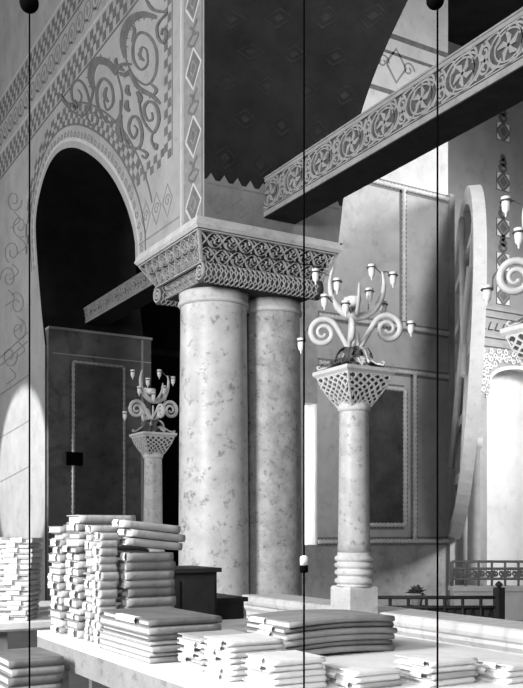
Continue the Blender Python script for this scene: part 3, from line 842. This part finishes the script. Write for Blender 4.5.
for hh in (-.11, -.14):
    b.quad([disc((R-.3)*math.cos(2*PI*k/n), (R-.3)*math.sin(2*PI*k/n), hh) for k in range(n)])
b.build('backing', M_boardd, t)
for v in (-2.3, -1.2, -.1, 1.0, 2.1):
    hw = math.sqrt((R-.2)**2-v*v); b = MB(); Mx = Matrix.Translation(RC) @ Matrix((tuple(e1)+(0,), tuple(up)+(0,), tuple(nn)+(0,), (0, 0, 0, 1))).transposed()
    b.box((-hw, v-.09, -.11), (hw, v+.09, .02), 0, Mx); b.build('cross_brace', M_board, t)
for u in (-2.1, 0, 2.1):
    hw = math.sqrt((R-.2)**2-u*u); b = MB()
    b.box((u-.07, -hw, -.10), (u+.07, hw, .05), 0, Mx); b.build('upright_brace', M_board, t)
def strut(p, q, w=.09):
    b = MB(); b.tube([disc(*p), disc(*q)], w, 4); b.build('diagonal_brace', M_board, t)
strut((-2.9, 1.2, .10), (-.2, -2.3, .10), .06); strut((-.3, 2.9, .10), (-2.6, -.6, .10), .06)

# ================================================================ RAILINGS
def railing(p0, p1, z0, z1, label, m, post=True, dens=.14, backing=False):
    p0 = Vector(p0); p1 = Vector(p1); d = p1-p0; L_ = d.length; d.normalize()
    t = thing('iron_railing', tuple((p0+p1)/2+UP*(z0)), label, 'railing')
    g = lambda s, z, h=0: p0+d*s+UP*z+d.cross(UP)*h
    for z in (z1, z1-.12, z0+.12):
        b = MB(); b.tube([g(0, z), g(L_, z)], .022, 6); b.build('rail', m, t)
    n = int(L_/(dens*2.4)); 
    for k in range(n+1):
        s = L_*k/n; b = MB()
        b.tube([g(s, z0), g(s, z1)], .02 if k not in (0, n) else .03, 6)
        if k < n:
            w_ = L_/n; zc = (z0+.12+z1-.12)/2; r = min(w_*.24, (z1-z0-.24)*.42)
            for q in (.27, .73):
                b.tube([g(s+w_*q+r*(1-.7*j/20)*math.cos(j*.55+q*6), zc+r*(1-.7*j/20)*math.sin(j*.55+q*6)) for j in range(21)], .014, 5)
            b.tube([g(s, z0+.12), g(s+w_/2, z1-.12), g(s+w_, z0+.12)], .011, 5)
        b.build('baluster', m, t)
    if backing:
        b = MB(); h = d.cross(UP)*-.03; b.quad([g(.03, z0+.13)+h, g(L_-.03, z0+.13)+h, g(L_-.03, z1-.13)+h, g(.03, z1-.13)+h]); b.quad([g(.03, z0+.13)+h*1.4, g(L_-.03, z0+.13)+h*1.4, g(L_-.03, z1-.13)+h*1.4, g(.03, z1-.13)+h*1.4]); b.build('infill_sheet', m, t)
    return t
a = W(372, 530, 11.0); c = W(499, 530, 11.0)
t1 = railing(a, c, FL, -.82, 'dark iron railing just beyond the right half of the parapet', M_irond, True, .09, True)
b = MB(); b.box((c.x-.05, c.y-.05, FL), (c.x+.05, c.y+.05, -.70)); b.tube([c+UP*-.70, c+UP*-.66, c+UP*-.62], [.02, .05, .01], 8); b.build('end_post', M_irond, t1)
a = W(452, 530, 15.2); c = W(545, 530, 15.2)
b = MB(); dd = (c-a).normalized(); nx = dd.cross(UP)
Mx = Matrix.Translation(a) @ Matrix((tuple(dd)+(0,), tuple(-nx)+(0,), (0, 0, 1, 0), (0, 0, 0, 1))).transposed()
b.box((0, -.15, FL), ((c-a).length, .15, -1.02), 0, Mx); b.box((-.03, -.2, -1.02), ((c-a).length, .2, -.94), 0, Mx)
o = b.build('balustrade_wall', M_gmarble); tag(o, 'low pale stone ledge far right that carries the grey railing', 'ledge')
railing(a, c, -.94, -.53, 'grey iron railing with curled infill on the far stone ledge', mat('grey_iron', .13, .2, 10, .6, .1), True, .09)
# leafy plants on the parapet side
def plant(P, h, label, seed):
    random.seed(seed)
    t = thing('potted_plant', tuple(P), label, 'plant', None)
    b = MB(); b.lathe([(.06, 0), (.085, .14), (.095, .15), (.09, .16)], P, 14); b.build('pot', M_boardd, t)
    b = MB()
    for k in range(46):
        a = random.uniform(0, 2*PI); e = random.uniform(.2, 1.45); l = random.uniform(.5, 1)*h
        d = Vector((math.cos(a)*math.cos(e), math.sin(a)*math.cos(e), math.sin(e))); s = d.cross(UP).normalized()
        o_ = Vector(P)+UP*.14; m_ = o_+d*l*.55; e_ = o_+d*l-UP*.04
        b.quad([o_, m_+s*.03, e_, m_-s*.03])
    b.build('foliage', M_bronze, t)
pl = [(417, 12.0, 'leafy dark plant in a pot on a stand behind the dark railing'),]
for px, tt, lb in pl:
    P = W(px, 530, tt)
    b = MB(); b.lathe([(.14, FL), (.12, FL+.03), (.04, FL+.06), (.04, -1.06), (.13, -1.03), (.13, -1.0)], (P.x, P.y, 0), 16)
    o = b.build('plant_stand', M_irond); tag(o, 'dark pedestal stand carrying the leafy plant', 'stand')
    plant(Vector((P.x, P.y, -1.0)), .2, lb, 3)

# ================================================================ CABINET
t = thing('wooden_cabinet', (-6.75, 3.17, FL), 'black wooden cabinet standing in shadow at the foot of the big columns', 'cabinet')
b = MB(); b.box((-7.0, 2.75, FL+.06), (-6.5, 3.40, -.34)); b.box((-6.96, 2.80, FL), (-6.54, 3.35, FL+.06)); b.build('body', M_wood, t)
b = MB(); b.box((-7.03, 2.72, -.34), (-6.47, 3.43, -.305)); b.build('top', M_wood, t)
for y in (2.78, 3.09):
    b = MB(); b.box((-6.5, y, FL+.1), (-6.48, y+.28, -.4)); d = b.build('door', M_wood, t)
    b = MB(); b.tube([(-6.48, y+.14, -.8), (-6.45, y+.14, -.8)], .012, 8); b.build('handle', M_irond, d)

t = thing('wooden_chest', (-7.55, 4.0, FL), 'low dark chest in shadow between the cabinet and the parapet', 'chest')
b = MB(); b.box((-7.9, 3.6, FL), (-7.3, 4.1, -.66)); b.build('body', M_wood, t)
b = MB(); b.box((-7.93, 3.57, -.66), (-7.27, 4.13, -.62)); b.build('lid', M_wood, t)

# ================================================================ TABLES
ZT_ = -.5
def trestle(x0, x1, y0, y1, z1, th, label, rz=0):
    t = thing('work_table', ((x0+x1)/2, (y0+y1)/2, FL), label, 'table')
    b = MB(); b.box((x0, y0, z1-.03), (x1, y1, z1)); b.build('table_top', M_table, t)
    b = MB(); b.box((x0, y0, z1-th), (x1, y0+.035, z1-.03)); b.box((x0, y1-.035, z1-th), (x1, y1, z1-.03)); b.box((x0, y0+.035, z1-th), (x0+.035, y1-.035, z1-.03)); b.box((x1-.035, y0+.035, z1-th), (x1, y1-.035, z1-.03)); b.build('apron', M_tablee, t)
    for x in (x0+.07, x1-.13):
        for y in (y0+.06, y1-.12):
            b = MB(); b.box((x, y, FL), (x+.06, y+.06, z1-th)); b.build('leg', M_tablee, t)
    return t
trestle(-4.45, -1.05, 1.32, 2.72, ZT_, .135, 'long pale table edge-on to the left, carrying most of the book stacks')
trestle(-5.9, -4.56, 1.10, 2.2, -.47, .04, 'pale board-topped table at the left edge under the leaning books')
b = MB()
for z in (-1.10,): b.box((-4.40, .96, z-.03), (-3.70, 1.29, z))
t = thing('low_bench', (-4.05, 1.12, FL), 'low bench under the table level at bottom left, holding dark books', 'bench')
b.build('seat', M_tablee, t)
for x in (-4.36, -3.80):
    for y in (.98, 1.22):
        b = MB(); b.box((x, y, FL), (x+.05, y+.05, -1.13)); b.build('leg', M_tablee, t)

# ================================================================ BOOKS
ORD = ['topmost', 'second from top', 'third from top', 'fourth from top', 'fifth from top', 'sixth from top', 'seventh from top', 'eighth from top', 'ninth from top', 'tenth from top', 'eleventh from top', 'twelfth from top', 'thirteenth from top', 'fourteenth from top', 'fifteenth from top', 'sixteenth from top', 'seventeenth from top', 'eighteenth from top', 'nineteenth from top', 'twentieth from top']
def book(cx, cy, z, lx, ly, th, rz, cov, label, group, curve=0.0, tab=None, tiltx=0, tilty=0):
    """flat-lying ledger: page edges on the aisle side, spine towards the camera end (+X)"""
    t = thing('book', (cx, cy, z), label, 'book', group)
    t.rotation_euler = (tiltx, tilty, rz)
    hx, hy = lx/2, ly/2; ct = min(.0045, th*.16)
    n = 8
    ck = lambda y: curve*math.cos(PI*y/ly)      # gentle warp over the length
    def slab(b, x0, x1, y0, y1, z0, z1, jag=0):
        i = len(b.v)
        for k in range(n+1):
            y = y0+(y1-y0)*k/n; c = ck(y)
            for (x, zz) in ((x0, z0), (x1, z0), (x1, z1), (x0, z1)): b.v.append(Vector((x, y, zz+c)))
        for k in range(n):
            for e in range(4):
                q = i+4*k; b.f.append((q+e, q+(e+1) % 4, q+4+(e+1) % 4, q+4+e)); b.m.append(0); b.sm.append(False)
        b.f.append((i+3, i+2, i+1, i)); b.m.append(0); b.sm.append(False); q = i+4*n; b.f.append((q, q+1, q+2, q+3)); b.m.append(0); b.sm.append(False)
    loc = tuple(t['_o']); t['_o'] = (0, 0, 0)
    b = MB()
    slab(b, -hx, hx, -hy, hy, 0, ct); slab(b, -hx, hx, -hy, hy, th-ct, th)
    i = len(b.v); m = 5
    for k in range(n+1):                         # rounded spine
        y = -hy+ly*k/n; c = ck(y)
        for j in range(m+1):
            a = -PI/2+PI*j/m; b.v.append(Vector((hx+.012*math.cos(a)-.004, y, th/2+th/2*math.sin(a)+c)))
    for k in range(n):
        for j in range(m):
            q = i+k*(m+1)+j; b.f.append((q, q+1, q+m+2, q+m+1)); b.m.append(0); b.sm.append(True)
    for q0 in (i, i+n*(m+1)): b.f.append(tuple(q0+j for j in range(m+1))); b.m.append(0); b.sm.append(False)
    o = b.build('cover', cov, t, True)
    b = MB()
    k1 = random.uniform(.000, .016)
    slab(b, -hx+.006, hx-.003, -hy+k1, hy-.006, ct, th-ct)
    o = b.build('pages', M_pages, t)
    if tab:
        for (u, w_) in tab:
            b = MB(); x = -hx+lx*u
            P = [(-hy+.02, th+.0006), (-hy-.004, th+.0006), (-hy-.010, th*.6), (-hy-.006, th*.15)]
            for k in range(len(P)-1):
                b.quad([(x, P[k][0], P[k][1]+ck(-hy)), (x+w_, P[k][0], P[k][1]+ck(-hy)), (x+w_, P[k+1][0], P[k+1][1]+ck(-hy)), (x, P[k+1][0], P[k+1][1]+ck(-hy))], 0, True)
                b.quad([(x, P[k][0], P[k][1]+ck(-hy)-.0006), (x+w_, P[k][0], P[k][1]+ck(-hy)-.0006), (x+w_, P[k+1][0], P[k+1][1]+ck(-hy)-.0006), (x, P[k+1][0], P[k+1][1]+ck(-hy)-.0006)], 0, True)
            b.build('paper_tab', M_paper, t)
    t['_o'] = loc
    return t
def stack(x0, y0, lx, ly, z0, ths, where, seed, covs=None, rz=0, jit=.006, curve=0.0, tabs=.6, lean=(0, 0), jr=.5):
    random.seed(seed); z = z0; n = len(ths); grp = 'books in the '+where
    cx, cy = x0+lx/2, y0+ly/2
    for i, th in enumerate(ths):
        c = covs[i % len(covs)] if covs else random.choice((0, 0, 1, 2))
        w = ['grey', 'dark', 'pale', 'white'][c]
        pos = ORD[n-1-i] if i else 'at the bottom'
        tab = [(random.uniform(.08, .5), lx*random.uniform(.22, .4))] if random.random() < tabs else None
        sx = random.uniform(.93, 1.0); sy = random.uniform(.93, 1.0)
        book(cx+lean[0]*i+random.uniform(-jit, jit), cy+lean[1]*i+random.uniform(-jit, jit), z, (lx-.02)*sx, (ly-.02)*sy, th-.0015, rz+math.radians(random.uniform(-jr, jr)), M_cov[c],
             '%s book in the %s, %s' % (w, where, pos), grp, curve, tab)
        z += th
    return z
def T(n, lo, hi, s): random.seed(s); return [random.uniform(lo, hi) for _ in range(n)]
Z0 = ZT_+.0005
# tall row on the long table, from its far left end towards the camera
stack(-4.44, 1.36, .21, .30, Z0, T(15, .030, .040, 1), 'tall stack at the table\'s far left corner', 11, [0, 2, 0, 1])
stack(-4.20, 1.36, .21, .31, Z0, T(16, .030, .040, 2), 'tall stack second along the table edge', 12, [2, 0, 1])
stack(-3.96, 1.37, .115, .31, Z0, T(15, .030, .040, 3), 'narrow tall stack third along the table edge', 13, [2, 0])
stack(-3.83, 1.37, .115, .10, Z0, T(14, .032, .040, 4), 'narrow pale stack before the grey-spined one', 14, [2], tabs=.9)
zz = stack(-3.93+.11, 1.485, .13, .255, Z0, T(10, .036, .042, 5), 'grey-spined stack behind the broad low stack', 15, [0, 0, 1], tabs=.2, lean=(.001, -.0012), jit=.004)
for q, (dx, dy, dz, tx, rz_) in enumerate(((.0, .00, .0, -.10, .05), (.0, .015, .037, -.10, .10), (.0, -.01, .077, -.10, .02))):
    book(-3.75+dx, 1.615+dy, zz+.020+dz, .13, .27, .033, rz_, M_cov[2], ['lowest of the three skewed books on the grey-spined stack', 'middle one of three skewed books on the grey-spined stack, jutting out', 'uppermost skewed book over the grey-spined stack'][q], 'skewed books on the grey-spined stack', 0, [(.1, .06)], tx, 0)
# broad low stack in front
stack(-3.67, 1.335, .57, .33, Z0, [.022, .020, .024, .018, .022, .030, .028], 'broad low stack at the table edge', 16, [0, 2, 0, 2, 1, 0, 1], tabs=.15, jit=.004)
stack(-3.06, 1.42, .21, .25, Z0, [.020]*6, 'short stack touching the broad low stack', 17, [3, 2], tabs=.5, jit=.008)
stack(-3.30, 1.83, .36, .56, Z0, [.024, .022, .026, .024, .024, .026], 'stack of long warped grey ledgers', 19, [0, 1, 0], tabs=.9, curve=.011, jit=.005, jr=.9)
stack(-2.81, 1.40, .21, .24, Z0, [.019]*7, 'white-edged stack in front of the warped ledgers', 18, [3], tabs=.6, jr=2)
stack(-2.57, 1.42, .21, .22, Z0, [.020]*5, 'bottom-row stack nearest the white-edged stack', 20, [3], tabs=.7, jr=2)
stack(-2.47, 1.67, .20, .20, Z0, [.020]*3, 'second bottom-row stack, below the warped ledgers', 21, [2, 3, 3], tabs=.7, jr=2)
stack(-2.39, 1.90, .20, .22, Z0, [.021]*4, 'third bottom-row stack, right of the hanging weight', 22, [3, 2, 3, 3], tabs=.7, jr=2)
stack(-2.30, 2.15, .20, .22, Z0, [.021]*3, 'bottom-row stack at the long cord', 23, [3], tabs=.7, jr=2)
stack(-2.21, 2.39, .20, .26, Z0, [.021]*3, 'last bottom-row stack, furthest right', 24, [3, 3, 2], tabs=.7, jr=2)
# left-hand table
ZL = -.4695
stack(-4.85, 1.20, .19, .20, ZL, T(16, .024, .030, 30), 'leaning stack beside the long table end', 30, [2], tabs=1, lean=(.002, .001), rz=.95)
stack(-5.10, 1.22, .19, .20, ZL, T(16, .024, .030, 31), 'middle stack on the left-edge table', 31, [2], tabs=1, lean=(.003, .001), rz=.95)
stack(-5.35, 1.24, .19, .20, ZL, T(16, .024, .030, 32), 'leftmost stack at the picture edge', 32, [2, 0], tabs=1, rz=.95)
stack(-5.05, 1.62, .42, .34, ZL, T(14, .032, .038, 33), 'dark stack behind the leaning stacks', 33, [1, 0], tabs=0)
# low bench
stack(-4.26, 1.015, .40, .265, -1.0995, T(14, .036, .042, 40), 'dark stack on the low bench', 40, [0, 1], tabs=.1, jit=.012)

# ================================================================ HANGING CORDS
def cord(px, t_, label, ball=None, sw=False):
    P = W(px, 530, t_)
    t = thing('hanging_cord', (P.x, P.y, FL+.0), label, 'cord', 'thin dark cords hanging from above')
    b = MB(); b.tube([(P.x, P.y, FL), (P.x, P.y, 11.0)], .0020, 6); b.build('cord', M_black, t)
    if ball:
        c = W(ball[0], ball[1], t_); b = MB(); r = ball[2]*t_/FPX
        b.lathe([(r*math.sin(PI*k/14)+.0001, -r*math.cos(PI*k/14)) for k in range(15)], (P.x*.35+c.x*.65, P.y*.35+c.y*.65, c.z), 20); b.build('ball', M_black, t)
    if sw:
        b = MB(); b.lathe([(.003, 0), (.0085, .002), (.0085, .016)], (P.x, P.y, W(304, 573, t_).z), 14); b.build('weight', M_black, t)
        b = MB(); b.lathe([(.0085, 0), (.008, .017), (.003, .02)], (P.x, P.y, W(304, 573, t_).z+.016), 14); b.build('sleeve', M_paper, t)
cord(29.5, 1.85, 'vertical cord with black ball at top, over the leftmost part of the arch', (29, 3, 9.5))
cord(304, 1.85, 'vertical cord crossing the mottled column edge, with a small weight low down', None, True)
cord(437.5, 1.85, 'vertical cord with black ball at top, right of the grey wall panels', (434, 0, 9))

# ================================================================ finish
for o in list(bpy.data.objects):
    if '_o' in o: del o['_o']
    if o.parent is None: o.location.z += EYE
for o in list(bpy.data.objects):
    if o.type == 'EMPTY' and not any(x.parent == o for x in bpy.data.objects): bpy.data.objects.remove(o)
cam = bpy.data.cameras.new('camera'); co = bpy.data.objects.new('camera', cam); COL.objects.link(co)
co.location = (0, 0, EYE); co.rotation_euler = (PI/2, 0, TH)
cam.sensor_width = 36; cam.sensor_fit = 'AUTO'; cam.lens = FPX/688*36; cam.shift_y = (HY-344)/688; cam.clip_end = 200
S.camera = co
vs = S.view_settings; vs.view_transform = 'Standard'; vs.look = 'None'; vs.exposure = 0; vs.gamma = 1; vs.use_curve_mapping = False
